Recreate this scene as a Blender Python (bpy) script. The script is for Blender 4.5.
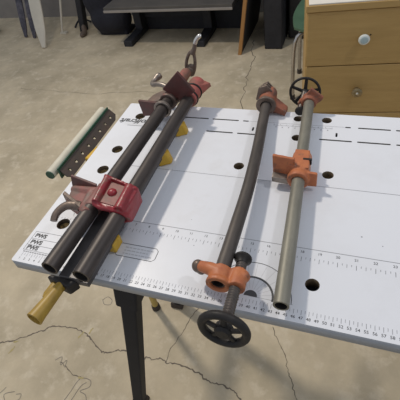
import bpy, bmesh, math, random
from mathutils import Vector, Matrix
random.seed(7)
scene = bpy.context.scene
for o in list(bpy.data.objects):
    bpy.data.objects.remove(o)
COL = scene.collection

# ------------------------------------------------------------------ camera, world, light, exposure
# all building is done in centimetres measured from the table's left front corner, table top at z = 0
H = 86.0
def W(x, y, z):
    return Vector((x / 100.0, y / 100.0, (z + H) / 100.0))

cam_d = bpy.data.cameras.new('camera')
cam = bpy.data.objects.new('camera', cam_d)
COL.objects.link(cam)
RIGHT = Vector((0.942993, 0.302020, -0.139816))
fwd = Vector((-0.316524, 0.684037, -0.657195)).normalized()
RIGHT = (RIGHT - RIGHT.dot(fwd) * fwd).normalized()
UP = RIGHT.cross(fwd)
cm = Matrix((RIGHT, UP, -fwd)).transposed().to_4x4()
cm.translation = W(49.292, -25.926, 50.146)
cam.matrix_world = cm
cam_d.sensor_width = 36.0
cam_d.lens = 396.41 / 400 * 36.0
cam_d.shift_y = -(200 - 171.03) / 400
cam_d.clip_start = 0.02
scene.camera = cam

world = bpy.data.worlds.new('world')
scene.world = world
world.use_nodes = True
bg = world.node_tree.nodes['Background']
bg.inputs[0].default_value = (0.82, 0.89, 1.0, 1)
bg.inputs[1].default_value = 0.50

def area(name, x, y, z, sx, sy, power, col, target):
    d = bpy.data.lights.new(name, 'AREA')
    d.shape = 'RECTANGLE'
    d.size = sx; d.size_y = sy
    d.energy = power; d.color = col
    o = bpy.data.objects.new(name, d)
    COL.objects.link(o)
    o.location = W(x, y, z)
    dv = W(*target) - o.location
    o.rotation_euler = dv.to_track_quat('-Z', 'Y').to_euler()
    return o
area('shop_tube_light', -100, 105, 200, 0.15, 0.15, 37, (1.0, 0.92, 0.80), (25, 25, 0))

area('ceiling_bulb', 160, 60, 190, 0.16, 0.16, 8, (0.95, 0.96, 1.0), (60, 90, -20))
vs = scene.view_settings
vs.view_transform = 'Standard'
vs.look = 'None'
vs.gamma = 1.0
vs.use_curve_mapping = False
vs.exposure = 0.0

# ------------------------------------------------------------------ materials
def mat(name, c1, c2=None, scale=8.0, rough=0.6, metal=0.0, bump=0.0, bscale=60.0, detail=6.0, lo=0.35, hi=0.65,
        c3=None, s3=3.0, lo3=0.5, hi3=0.7, stretch=None, spec=0.5):
    m = bpy.data.materials.new(name)
    m.use_nodes = True
    nt = m.node_tree
    b = nt.nodes['Principled BSDF']
    b.inputs['Roughness'].default_value = rough
    b.inputs['Metallic'].default_value = metal
    b.inputs['Specular IOR Level'].default_value = spec
    tc = nt.nodes.new('ShaderNodeTexCoord')
    src = tc.outputs['Object']
    if stretch:
        mp = nt.nodes.new('ShaderNodeMapping')
        mp.inputs['Scale'].default_value = stretch
        nt.links.new(src, mp.inputs['Vector'])
        src = mp.outputs['Vector']
    def ramp_noise(s, l, h):
        n = nt.nodes.new('ShaderNodeTexNoise')
        n.inputs['Scale'].default_value = s
        n.inputs['Detail'].default_value = detail
        n.inputs['Roughness'].default_value = 0.65
        nt.links.new(src, n.inputs['Vector'])
        r = nt.nodes.new('ShaderNodeMapRange')
        r.inputs['From Min'].default_value = l
        r.inputs['From Max'].default_value = h
        nt.links.new(n.outputs['Fac'], r.inputs['Value'])
        return r.outputs['Result']
    def mix(f, a, bb):
        x = nt.nodes.new('ShaderNodeMix')
        x.data_type = 'RGBA'
        nt.links.new(f, x.inputs['Factor'])
        for sock, v in ((x.inputs[6], a), (x.inputs[7], bb)):
            if isinstance(v, tuple):
                sock.default_value = (*v, 1)
            else:
                nt.links.new(v, sock)
        return x.outputs[2]
    if c2 is None:
        b.inputs['Base Color'].default_value = (*c1, 1)
    else:
        c = mix(ramp_noise(scale, lo, hi), c1, c2)
        if c3 is not None:
            c = mix(ramp_noise(s3, lo3, hi3), c, c3)
        nt.links.new(c, b.inputs['Base Color'])
    if bump > 0:
        n = nt.nodes.new('ShaderNodeTexNoise')
        n.inputs['Scale'].default_value = bscale
        n.inputs['Detail'].default_value = 5
        nt.links.new(src, n.inputs['Vector'])
        bp = nt.nodes.new('ShaderNodeBump')
        bp.inputs['Strength'].default_value = bump
        bp.inputs['Distance'].default_value = 0.002
        nt.links.new(n.outputs['Fac'], bp.inputs['Height'])
        nt.links.new(bp.outputs['Normal'], b.inputs['Normal'])
    return m

M = {}
M['concrete'] = mat('concrete_floor', (0.66, 0.555, 0.395), (0.44, 0.37, 0.26), scale=3.2, rough=0.85, bump=0.25, bscale=70,
                    detail=10, lo=0.34, hi=0.68, c3=(0.72, 0.625, 0.48), s3=14.0, lo3=0.52, hi3=0.74, spec=0.25)
M['wall'] = mat('grey_concrete_wall', (0.30, 0.27, 0.24), (0.22, 0.20, 0.185), scale=2.5, rough=0.9, bump=0.2, bscale=30)
M['white_top'] = mat('white_laminate', (0.73, 0.735, 0.77), (0.68, 0.68, 0.705), scale=9, rough=0.38, lo=0.5, hi=0.8, spec=0.35,
                     c3=(0.63, 0.615, 0.61), s3=5.0, lo3=0.62, hi3=0.85)
M['edge'] = mat('grey_edge_band', (0.36, 0.37, 0.39), (0.32, 0.33, 0.35), scale=14, rough=0.5)
M['mdf'] = mat('hole_fibreboard', (0.12, 0.085, 0.05), (0.07, 0.05, 0.032), scale=60, rough=0.9)
M['slot'] = mat('slot_dark', (0.05, 0.048, 0.045), (0.08, 0.075, 0.07), scale=60, rough=0.8)
M['ink'] = mat('black_ink', (0.07, 0.07, 0.075), rough=0.6)
M['grey_ink'] = mat('grey_ink', (0.30, 0.30, 0.32), rough=0.6)
M['pale_ink'] = mat('pale_ink', (0.52, 0.52, 0.54), rough=0.6)
M['black_pipe'] = mat('black_iron_pipe', (0.045, 0.037, 0.034), (0.075, 0.060, 0.053), scale=35, rough=0.46, metal=0.45, bump=0.12, bscale=160,
                      stretch=(1, .25, 1), c3=(0.10, 0.075, 0.06), s3=60, lo3=0.6, hi3=0.8)
M['brown_pipe'] = mat('brown_iron_pipe', (0.065, 0.055, 0.049), (0.105, 0.088, 0.077), scale=40, rough=0.5, metal=0.4, bump=0.12, bscale=160,
                      stretch=(1, .25, 1))
M['galv'] = mat('galvanised_pipe', (0.18, 0.168, 0.135), (0.25, 0.235, 0.19), scale=45, rough=0.5, metal=0.35, bump=0.1, bscale=140,
                stretch=(1, .3, 1), c3=(0.13, 0.115, 0.09), s3=22, lo3=0.58, hi3=0.8)
M['bore'] = mat('pipe_bore', (0.018, 0.015, 0.014), rough=0.9)
M['red'] = mat('worn_red_paint', (0.31, 0.020, 0.030), (0.22, 0.022, 0.027), scale=45, rough=0.36, bump=0.25, bscale=130,
               c3=(0.17, 0.085, 0.06), s3=38, lo3=0.53, hi3=0.66)
M['dull_red'] = mat('rubbed_red_paint', (0.27, 0.095, 0.08), (0.21, 0.10, 0.08), scale=55, rough=0.55, bump=0.3, bscale=130,
                    c3=(0.16, 0.10, 0.08), s3=55, lo3=0.5, hi3=0.68)
M['worn_brown'] = mat('worn_brown_casting', (0.20, 0.135, 0.105), (0.13, 0.095, 0.08), scale=45, rough=0.5, metal=0.3, bump=0.25, bscale=130,
                      c3=(0.26, 0.10, 0.085), s3=30, lo3=0.55, hi3=0.66)
M['dark_red'] = mat('dark_red_plate', (0.11, 0.028, 0.024), (0.075, 0.032, 0.026), scale=45, rough=0.5, bump=0.2, bscale=130)
M['pink_red'] = mat('faded_red_paint', (0.40, 0.09, 0.08), (0.24, 0.10, 0.07), scale=45, rough=0.5, bump=0.2, bscale=130,
                    c3=(0.16, 0.095, 0.065), s3=30, lo3=0.48, hi3=0.7)
M['orange'] = mat('orange_paint', (0.50, 0.165, 0.06), (0.40, 0.12, 0.05), scale=55, rough=0.5, bump=0.25, bscale=130,
                  c3=(0.15, 0.075, 0.05), s3=48, lo3=0.54, hi3=0.68)
M['rust_orange'] = mat('rusty_orange_paint', (0.34, 0.105, 0.05), (0.24, 0.085, 0.05), scale=60, rough=0.55, bump=0.25, bscale=130,
                       c3=(0.12, 0.07, 0.05), s3=50, lo3=0.52, hi3=0.66)
M['bronze'] = mat('brown_cast_steel', (0.13, 0.095, 0.075), (0.20, 0.15, 0.12), scale=50, rough=0.42, metal=0.5, bump=0.2, bscale=140)
M['steel'] = mat('worn_steel', (0.30, 0.255, 0.22), (0.20, 0.165, 0.14), scale=55, rough=0.4, metal=0.6, bump=0.15, bscale=140)
M['bright_steel'] = mat('bright_steel', (0.75, 0.73, 0.70), (0.55, 0.53, 0.5), scale=60, rough=0.25, metal=0.8)
M['black_metal'] = mat('black_cast_iron', (0.018, 0.016, 0.015), (0.032, 0.028, 0.026), scale=50, rough=0.5, metal=0.1, spec=.3, bump=0.2, bscale=150)
M['screw'] = mat('dark_screw_steel', (0.10, 0.085, 0.075), (0.15, 0.125, 0.11), scale=60, rough=0.42, metal=0.5)
M['leg_black'] = mat('black_powder_coat', (0.009, 0.011, 0.016), (0.012, 0.014, 0.02), scale=30, rough=0.6, spec=0.15)
M['rubber'] = mat('dark_rubber', (0.04, 0.03, 0.025), (0.06, 0.045, 0.035), scale=60, rough=0.8)
M['bar'] = mat('dark_clamp_bar', (0.07, 0.065, 0.065), (0.10, 0.09, 0.09), scale=40, rough=0.4, metal=0.4)
M['yellow'] = mat('yellow_plastic', (0.66, 0.40, 0.03), (0.56, 0.33, 0.03), scale=30, rough=0.45)
M['ochre'] = mat('dull_yellow_handle', (0.40, 0.25, 0.035), (0.31, 0.19, 0.03), scale=40, rough=0.45)
M['pole_yellow'] = mat('yellow_pole_paint', (0.50, 0.36, 0.10), (0.42, 0.30, 0.09), scale=20, rough=0.5)
M['roller_white'] = mat('cream_roller', (0.62, 0.58, 0.47), (0.54, 0.50, 0.40), scale=30, rough=0.55)
M['dark_green'] = mat('dark_green_paint', (0.03, 0.10, 0.06), (0.02, 0.07, 0.045), scale=30, rough=0.5)
M['rail'] = mat('brown_perforated_steel', (0.085, 0.055, 0.04), (0.05, 0.042, 0.036), scale=25, rough=0.5, metal=0.2)
M['tan_wood'] = mat('tan_varnished_wood', (0.45, 0.29, 0.105), (0.395, 0.248, 0.086), scale=6, rough=0.55, stretch=(1, 1, 9), detail=8,
                    c3=(0.30, 0.18, 0.06), s3=10, lo3=0.6, hi3=0.8)
M['paper'] = mat('white_paper', (0.72, 0.67, 0.60), (0.66, 0.62, 0.55), scale=10, rough=0.8)
M['knob_white'] = mat('porcelain_knob', (0.68, 0.70, 0.66), (0.60, 0.63, 0.60), scale=30, rough=0.25)
M['knob_blue'] = mat('pale_blue_knob_face', (0.42, 0.52, 0.54), (0.36, 0.46, 0.48), scale=50, rough=0.25)
M['brass'] = mat('tarnished_brass', (0.34, 0.27, 0.16), (0.22, 0.17, 0.09), scale=60, rough=0.35, metal=0.7)
M['orange_wood'] = mat('orange_wood_edge', (0.40, 0.20, 0.06), (0.33, 0.16, 0.05), scale=10, rough=0.6, stretch=(1, 1, .15))
M['dark_face'] = mat('dark_panel_face', (0.018, 0.018, 0.02), (0.028, 0.027, 0.027), scale=6, rough=0.7)
M['bench_top'] = mat('grey_bench_top', (0.10, 0.09, 0.08), (0.075, 0.07, 0.064), scale=6, rough=0.7)
M['bench_edge'] = mat('pale_bench_edge', (0.30, 0.27, 0.245), (0.25, 0.23, 0.21), scale=10, rough=0.6)
M['black'] = mat('matt_black', (0.014, 0.014, 0.018), (0.022, 0.022, 0.027), scale=20, rough=0.7)
M['navy'] = mat('navy_fabric', (0.011, 0.011, 0.018), (0.016, 0.016, 0.024), scale=40, rough=0.9)
M['brown'] = mat('brown_leather', (0.14, 0.10, 0.075), (0.10, 0.075, 0.06), scale=30, rough=0.7)
M['green_seat'] = mat('green_plastic', (0.085, 0.155, 0.095), (0.07, 0.13, 0.08), scale=12, rough=0.4)
M['chrome'] = mat('dull_chrome', (0.55, 0.52, 0.50), (0.42, 0.40, 0.38), scale=20, rough=0.25, metal=0.9)
M['cream_board'] = mat('cream_board', (0.60, 0.55, 0.46), (0.52, 0.48, 0.40), scale=8, rough=0.5)
M['violet'] = mat('dark_violet_board', (0.02, 0.017, 0.03), (0.10, 0.09, 0.11), scale=18, rough=0.45)
M['crack'] = mat('crack_dark', (0.17, 0.14, 0.11), rough=1.0)
M['scribble'] = mat('scribble_grey', (0.24, 0.21, 0.18), rough=1.0)
M['paint'] = mat('yellow_floor_paint', (0.50, 0.40, 0.14), (0.44, 0.37, 0.22), scale=40, rough=0.9)
M['pen'] = mat('blue_disc', (0.22, 0.25, 0.33), (0.30, 0.32, 0.38), scale=40, rough=0.5)

# ------------------------------------------------------------------ helpers
def tag(o, label=None, cat=None, group=None, kind=None):
    if label: o['label'] = label
    if cat: o['category'] = cat
    if group: o['group'] = group
    if kind: o['kind'] = kind
    return o

def thing(name, label, cat, base, group=None):
    o = bpy.data.objects.new(name, None)
    COL.objects.link(o)
    o.empty_display_size = 0.03
    o.location = W(*base)
    return tag(o, label, cat, group)

def rootloc(p):
    v = Vector((0, 0, 0))
    while p is not None:
        v = v + p.location
        p = p.parent
    return v

def obj(name, bm, m, parent=None, bevel=0.0, seg=2, remesh=0.0, smooth_it=4, smooth=True, angle=40, label=None, origin=None):
    bmesh.ops.recalc_face_normals(bm, faces=bm.faces[:])
    me = bpy.data.meshes.new(name)
    off = rootloc(parent) if parent is not None else (W(*origin) if origin else Vector((0, 0, 0)))
    for v in bm.verts:
        v.co = W(*v.co) - off
    bm.to_mesh(me)
    bm.free()
    o = bpy.data.objects.new(name, me)
    COL.objects.link(o)
    if parent is not None:
        o.parent = parent
    elif origin:
        o.location = off
    for k in (m if isinstance(m, (list, tuple)) else [m]):
        me.materials.append(M[k])
    if smooth:
        for p in me.polygons:
            p.use_smooth = True
        if not remesh:
            me.set_sharp_from_angle(angle=math.radians(angle))
    if remesh:
        r = o.modifiers.new('cast', 'REMESH')
        r.mode = 'VOXEL'
        r.voxel_size = remesh / 100.0
        r.use_smooth_shade = True
        s = o.modifiers.new('soft', 'SMOOTH')
        s.iterations = smooth_it
        s.factor = 0.5
    elif bevel:
        b = o.modifiers.new('edge', 'BEVEL')
        b.width = bevel / 100.0
        b.segments = seg
        b.limit_method = 'ANGLE'
        b.angle_limit = math.radians(45)
        b.harden_normals = False
    if label:
        o['label'] = label
    return o

def BM():
    return bmesh.new()

def box(bm, x0, x1, y0, y1, z0, z1, rot=None, piv=None):
    vs = [Vector((x, y, z)) for z in (z0, z1) for (x, y) in ((x0, y0), (x1, y0), (x1, y1), (x0, y1))]
    if rot is not None:
        p = Vector(piv) if piv else Vector(((x0 + x1) / 2, (y0 + y1) / 2, (z0 + z1) / 2))
        vs = [p + rot @ (v - p) for v in vs]
    v = [bm.verts.new(c) for c in vs]
    for f in ((0, 3, 2, 1), (4, 5, 6, 7), (0, 1, 5, 4), (1, 2, 6, 5), (2, 3, 7, 6), (3, 0, 4, 7)):
        bm.faces.new([v[i] for i in f])

def hexa(bm, pts):
    """eight points: bottom ring of four, top ring of four"""
    v = [bm.verts.new(c) for c in pts]
    for f in ((0, 3, 2, 1), (4, 5, 6, 7), (0, 1, 5, 4), (1, 2, 6, 5), (2, 3, 7, 6), (3, 0, 4, 7)):
        bm.faces.new([v[i] for i in f])

def prism(bm, poly, ext):
    ext = Vector(ext)
    a = [bm.verts.new(Vector(p)) for p in poly]
    b = [bm.verts.new(Vector(p) + ext) for p in poly]
    n = len(a)
    bm.faces.new(a[::-1]); bm.faces.new(b)
    for i in range(n):
        bm.faces.new((a[i], a[(i + 1) % n], b[(i + 1) % n], b[i]))

def frame(d):
    d = d.normalized()
    up = Vector((0, 0, 1)) if abs(d.z) < 0.9 else Vector((1, 0, 0))
    u = d.cross(up).normalized()
    return u, u.cross(d).normalized()

def tube(bm, pts, r, seg=14, cap=True, closed=False, flat=1.0, flatdir=None):
    P = [Vector(p) for p in pts]
    n = len(P)
    R = r if isinstance(r, (list, tuple)) else [r] * n
    rings = []
    u = None
    for i in range(n):
        if closed:
            d = (P[(i + 1) % n] - P[i - 1])
        elif i == 0: d = P[1] - P[0]
        elif i == n - 1: d = P[-1] - P[-2]
        else: d = (P[i + 1] - P[i]).normalized() + (P[i] - P[i - 1]).normalized()
        d.normalize()
        if u is None:
            u, w = frame(d)
            if flatdir is not None:
                fd = Vector(flatdir); u = (fd - fd.dot(d) * d).normalized(); w = u.cross(d).normalized()
        else:
            u = (u - u.dot(d) * d).normalized(); w = u.cross(d).normalized()
        rings.append([bm.verts.new(P[i] + R[i] * (math.cos(2 * math.pi * k / seg) * u * flat + math.sin(2 * math.pi * k / seg) * w)) for k in range(seg)])
    m = n if closed else n - 1
    for i in range(m):
        a, b = rings[i], rings[(i + 1) % n]
        for k in range(seg):
            bm.faces.new((a[k], a[(k + 1) % seg], b[(k + 1) % seg], b[k]))
    if cap and not closed:
        bm.faces.new(rings[0][::-1]); bm.faces.new(rings[-1])

def spline(pts, n=6):
    P = [Vector(p) for p in pts]
    out = []
    for i in range(len(P) - 1):
        p0 = P[max(i - 1, 0)]; p1 = P[i]; p2 = P[i + 1]; p3 = P[min(i + 2, len(P) - 1)]
        for k in range(n):
            t = k / n
            out.append(0.5 * ((2 * p1) + (p2 - p0) * t + (2 * p0 - 5 * p1 + 4 * p2 - p3) * t * t + (3 * p1 - p0 - 3 * p2 + p3) * t ** 3))
    out.append(P[-1])
    return out

def cyl(bm, a, b, r0, r1=None, seg=24):
    tube(bm, [a, b], [r0, r0 if r1 is None else r1], seg)

def ringtube(bm, a, b, ro, ri, seg=28):
    """closed hollow tube"""
    a = Vector(a); b = Vector(b)
    u, w = frame(b - a)
    def ring(c, r):
        return [bm.verts.new(c + r * (math.cos(2 * math.pi * k / seg) * u + math.sin(2 * math.pi * k / seg) * w)) for k in range(seg)]
    q = [ring(a, ro), ring(b, ro), ring(b, ri), ring(a, ri)]
    for j in range(4):
        A, B = q[j], q[(j + 1) % 4]
        for k in range(seg):
            bm.faces.new((A[k], A[(k + 1) % seg], B[(k + 1) % seg], B[k]))

def pipe_path(bm, pts, ro, ri, seg=28):
    """hollow pipe along a path, with open bores at both ends"""
    P = [Vector(p) for p in pts]
    u = None; O = []; I = []
    n = len(P)
    for i in range(n):
        d = (P[min(i + 1, n - 1)] - P[max(i - 1, 0)]).normalized()
        if u is None: u, w = frame(d)
        else:
            u = (u - u.dot(d) * d).normalized(); w = u.cross(d).normalized()
        O.append([bm.verts.new(P[i] + ro * (math.cos(2 * math.pi * k / seg) * u + math.sin(2 * math.pi * k / seg) * w)) for k in range(seg)])
        I.append([bm.verts.new(P[i] + ri * (math.cos(2 * math.pi * k / seg) * u + math.sin(2 * math.pi * k / seg) * w)) for k in range(seg)])
    for k in range(seg):
        l = (k + 1) % seg
        for i in range(n - 1):
            bm.faces.new((O[i][k], O[i][l], O[i + 1][l], O[i + 1][k]))
            f = bm.faces.new((I[i][l], I[i][k], I[i + 1][k], I[i + 1][l])); f.material_index = 1
        bm.faces.new((O[0][l], O[0][k], I[0][k], I[0][l]))
        bm.faces.new((O[-1][k], O[-1][l], I[-1][l], I[-1][k]))

def ball(bm, c, rx, ry=None, rz=None, seg=16):
    ry = ry or rx; rz = rz or rx
    r = bmesh.ops.create_uvsphere(bm, u_segments=seg, v_segments=seg // 2 + 2, radius=1.0)
    for v in r['verts']:
        v.co = Vector((c[0] + v.co.x * rx, c[1] + v.co.y * ry, c[2] + v.co.z * rz))

def lathe(bm, c, axis, prof, seg=28):
    c = Vector(c); ax = Vector(axis).normalized(); u, w = frame(ax)
    rings = []
    for r, h in prof:
        rings.append([bm.verts.new(c + ax * h + max(r, 0.001) * (math.cos(2 * math.pi * k / seg) * u + math.sin(2 * math.pi * k / seg) * w)) for k in range(seg)])
    for i in range(len(rings) - 1):
        a, b = rings[i], rings[i + 1]
        for k in range(seg):
            bm.faces.new((a[k], a[(k + 1) % seg], b[(k + 1) % seg], b[k]))
    bm.faces.new(rings[0][::-1]); bm.faces.new(rings[-1])

def threaded(bm, a, b, r, pitch=0.36, depth=0.12, seg=20):
    a = Vector(a); b = Vector(b); L = (b - a).length; d = (b - a) / L; u, w = frame(d)
    per = 6
    n = int(L / pitch * per)
    prev = None; first = None
    for i in range(n + 1):
        ring = []
        for k in range(seg):
            ph = i / per - k / seg
            t = abs((ph % 1.0) * 2 - 1)
            rr = r - depth * t
            an = 2 * math.pi * k / seg
            ring.append(bm.verts.new(a + d * (L * i / n) + rr * (math.cos(an) * u + math.sin(an) * w)))
        if prev:
            for k in range(seg):
                bm.faces.new((prev[k], prev[(k + 1) % seg], ring[(k + 1) % seg], ring[k]))
        else:
            first = ring
        prev = ring
    bm.faces.new(first[::-1]); bm.faces.new(prev)

def ribbon(bm, pts, w, z):
    """flat printed or cracked line"""
    P = [Vector((p[0], p[1], z)) for p in pts]
    L = []; R = []
    n = len(P)
    for i in range(n):
        d = P[min(i + 1, n - 1)] - P[max(i - 1, 0)]
        d.normalize()
        nn = Vector((-d.y, d.x, 0))
        ww = w[i] if isinstance(w, (list, tuple)) else w
        L.append(bm.verts.new(P[i] + nn * ww / 2)); R.append(bm.verts.new(P[i] - nn * ww / 2))
    for i in range(n - 1):
        bm.faces.new((R[i], R[i + 1], L[i + 1], L[i]))

def rect(bm, x0, x1, y0, y1, z):
    v = [bm.verts.new((x, y, z)) for x, y in ((x0, y0), (x1, y0), (x1, y1), (x0, y1))]
    bm.faces.new(v)

def text(bm, s, x, y, z, size, rot=0.0, align='CENTER', shear=0.0, sx=1.0, bold=0.02):
    cu = bpy.data.curves.new('letters', 'FONT')
    cu.body = s
    cu.size = size
    cu.align_x = align
    cu.align_y = 'CENTER'
    cu.shear = shear
    cu.resolution_u = 3
    cu.offset = bold * size
    t = bpy.data.objects.new('letters', cu)
    COL.objects.link(t)
    dg = bpy.context.evaluated_depsgraph_get()
    me = bpy.data.meshes.new_from_object(t.evaluated_get(dg))
    c, sn = math.cos(rot), math.sin(rot)
    vs = []
    for v in me.vertices:
        px, py = v.co.x * sx, v.co.y
        vs.append(bm.verts.new((x + c * px - sn * py, y + sn * px + c * py, z)))
    for p in me.polygons:
        try: bm.faces.new([vs[i] for i in p.vertices])
        except ValueError: pass
    bpy.data.objects.remove(t)
    bpy.data.curves.remove(cu)
    bpy.data.meshes.remove(me)

def rotaxis(deg, axis):
    return Matrix.Rotation(math.radians(deg), 3, axis)

def lean(bm, x0, x1, y0, y1, z0, z1, k=.17):
    a = lambda x, z: x + k * (z + H)
    hexa(bm, [(a(x0, z0), y0, z0), (a(x1, z0), y0, z0), (a(x1, z0), y1, z0), (a(x0, z0), y1, z0), (a(x0, z1), y0, z1), (a(x1, z1), y0, z1), (a(x1, z1), y1, z1), (a(x0, z1), y1, z1)])

# ------------------------------------------------------------------ setting
bm = BM(); box(bm, -420, 330, -220, 330, -H - 10, -H)
floor = tag(obj('floor', bm, 'concrete', smooth=False), kind='structure')
bm = BM(); box(bm, -420, 330, 330, 342, -H, 180)
tag(obj('wall_back', bm, 'wall', smooth=False), kind='structure')

def jag(pts, amp=0.35, n=5):
    out = []
    for i in range(len(pts) - 1):
        a, b = pts[i], pts[i + 1]
        for k in range(n):
            t = k / n
            j = amp if k else amp * .3
            out.append((a[0] + (b[0] - a[0]) * t + random.uniform(-j, j), a[1] + (b[1] - a[1]) * t + random.uniform(-j, j)))
    out.append(pts[-1])
    return out
ZF = -H + 0.05
cr1 = [(-75, 5), (-62.8, 10.6), (-58.6, 12.5), (-54.4, 15.1), (-51.4, 17.4), (-48.2, 19.4), (-46.3, 21.5), (-42.1, 22.1), (-36.8, 23.0), (-31.9, 22.2), (-27.8, 20.5), (-23.0, 17.9), (-21.0, 17.3), (-17.4, 19.0), (-14.3, 20.1), (-6.7, 18.1), (-5.2, 19.9), (-2.7, 19.5), (-0.5, 20.8), (2.2, 19.7), (5.6, 20.3), (10.9, 19.9), (14.6, 19.3), (17.5, 17.8), (20.3, 17.6), (23.6, 17.8), (26.8, 17.1), (29.2, 15.4), (34, 8)]
crs = [(cr1, .5, .35), ([(2.2, 19.7), (1.9, 24.2), (3.0, 27.4), (4.3, 32.3), (5.0, 37.2), (8, 44)], .26, .3),
       ([(35, 41), (37.4, 36.7), (40.5, 32.3), (42.2, 27.1), (44.3, 23.6), (46.1, 19.6), (48, 12)], .26, .4),
       ([(-21, 272), (-19.4, 258.1), (-13.7, 238.7), (-13.4, 223.7), (-12.5, 207.2), (-10.8, 190.8), (-4, 150)], .55, 1.4),
       ([(-35.4, 10.4), (-31.7, 9.3), (-28.2, 7.7), (-24.5, 7.7)], .3, .3),
       ([(-188, 187), (-149, 184.1), (-114, 184), (-80, 190), (-60, 187)], .32, 1.1)]
for pts, w, amp in crs:
    bm = BM(); q = jag(pts, amp)
    ribbon(bm, q, [w * random.uniform(.45, 1.2) for _ in q], ZF)
    obj('crack', bm, 'crack', floor, smooth=False)
for x, y, l, a in ((-56.3, 9.5, 3, 1.3), (-56.8, 12.6, 1.8, .5), (-30.0, 23.5, 2.6, 1.4), (-33, 21.2, 2.8, 1.2), (-24.9, 7.6, 2.0, .2)):
    bm = BM(); q = [(x + math.cos(a) * t * l / 4, y + math.sin(a) * t * l / 4) for t in range(-2, 3)]
    ribbon(bm, jag(q, .12, 3), [0.75 * random.uniform(.4, 1) for _ in range(13)], ZF + .03)
    obj('paint_mark', bm, 'paint', floor, smooth=False)
for pts in ([(-27, -1), (-26.1, 3), (-25.6, 6), (-24.5, 7.7), (-21.4, 7.8), (-20.4, 6.6), (-20.8, 5.4), (-23.0, 3.8), (-20.5, 3.2), (-18.9, 1.1)],
            [(-24.5, 0), (-23.6, 5), (-22.2, 6.8)],
            [(-52, -6.5), (-50.2, -3.5), (-49.6, -2.0)], [(-45.6, -2.4), (-48.8, -4.2), (-46, -6.5)], [(-44.5, -3), (-42.8, -2.5), (-42.5, -4.2), (-44, -5)],
            [(-31.7, 36.2), (-30.3, 37.9), (-28.0, 37.0), (-27.6, 35.6), (-28.2, 34.8), (-30.4, 34.7), (-31.9, 36.4)],
            [(-37.5, 10.5), (-35.6, 12.2), (-34.6, 9.6), (-33.2, 11.6), (-32.6, 9.2)]):
    bm = BM(); ribbon(bm, spline([(p[0], p[1], 0) for p in pts], 4), .22, ZF + .01)
    obj('scribble', bm, 'scribble', floor, smooth=False)

# ------------------------------------------------------------------ work table
TL, TD, TT = 112.0, 47.9, 2.1
table = thing('work_table', 'white topped folding work table printed with rulers, under all the pipe clamps', 'table', (TL / 2, TD / 2, -H))
HOLES = [(4.8, 8.9), (5.0, 23.6), (5.0, 30.2), (4.9, 42.7), (32.2, 28.8), (40.35, 28.8), (48.5, 28.8), (47.0, 45.5), (41.2, 45.5), (41.7, 38.9), (48.2, 6.0),
         (65, 28.8), (65, 6), (81, 28.8), (97, 28.8), (107, 8.9), (107, 42.7)]
S1, S2 = 43.48, 38.95
SLOTS = [(15.9, 21.76, S1), (22.6, 28.7, S1), (29.6, 30.9, S1), (50.66, 51.8, S1), (53.1, 59.14, S1), (60.0, 66.0, S1), (67, 73, S1),
         (22.47, 28.48, S2), (29.34, 35.4, S2), (46.03, 52.16, S2), (53.06, 59.0, S2), (59.9, 66, S2), (66.9, 73, S2)]
VMARK = [(32.39, 40.8), (49.2, 40.75)]
def tabletop():
    cu = bpy.data.curves.new('board', 'CURVE')
    cu.dimensions = '2D'; cu.fill_mode = 'BOTH'
    cu.extrude = TT / 2
    def loop(pts):
        s = cu.splines.new('POLY'); s.points.add(len(pts) - 1)
        for p, q in zip(s.points, pts): p.co = (q[0], q[1], 0, 1)
        s.use_cyclic_u = True
    rr = 0.35; out = []
    for cx, cy, a0 in ((TL - rr, rr, -90), (TL - rr, TD - rr, 0), (rr, TD - rr, 90), (rr, rr, 180)):
        for k in range(5):
            a = math.radians(a0 + 22.5 * k); out.append((cx + rr * math.cos(a), cy + rr * math.sin(a)))
    loop(out)
    for hx, hy in HOLES:
        hr = 1.22 if hx < 6 else 1.0; loop([(hx + hr * math.cos(t * math.pi / 14), hy + hr * math.sin(t * math.pi / 14)) for t in range(28)])
    def slot(x0, x1, y0, y1):
        r = min(x1 - x0, y1 - y0) / 2; pts = []
        for cx, cy, a0 in ((x1 - r, y0 + r, -90), (x1 - r, y1 - r, 0), (x0 + r, y1 - r, 90), (x0 + r, y0 + r, 180)):
            for k in range(4):
                a = math.radians(a0 + 30 * k); pts.append((cx + r * .99 * math.cos(a), cy + r * .99 * math.sin(a)))
        loop(pts)
    for x0, x1, y in SLOTS: slot(x0, x1, y - .2, y + .2)
    for x, y in VMARK: slot(x - .2, x + .2, y - .65, y + .65)
    t = bpy.data.objects.new('board', cu); COL.objects.link(t)
    me = bpy.data.meshes.new_from_object(t.evaluated_get(bpy.context.evaluated_depsgraph_get()))
    bm = bmesh.new(); bm.from_mesh(me)
    bpy.data.objects.remove(t); bpy.data.curves.remove(cu); bpy.data.meshes.remove(me)
    bmesh.ops.remove_doubles(bm, verts=bm.verts[:], dist=1e-4)
    zt = max(v.co.z for v in bm.verts)
    for v in bm.verts: v.co.z += -zt
    bm.normal_update()
    for f in bm.faces:
        if abs(f.normal.z) > .5: f.material_index = 0
        else:
            c = f.calc_center_median()
            if c.x < .4 or c.x > TL - .4 or c.y < .4 or c.y > TD - .4: f.material_index = 1
            else:
                f.material_index = 2 if any((c.x - hx) ** 2 + (c.y - hy) ** 2 < 1.7 for hx, hy in HOLES) else 3
    return bm
top = obj('tabletop', tabletop(), ['white_top', 'edge', 'mdf', 'slot'], table, smooth=False)

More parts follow.
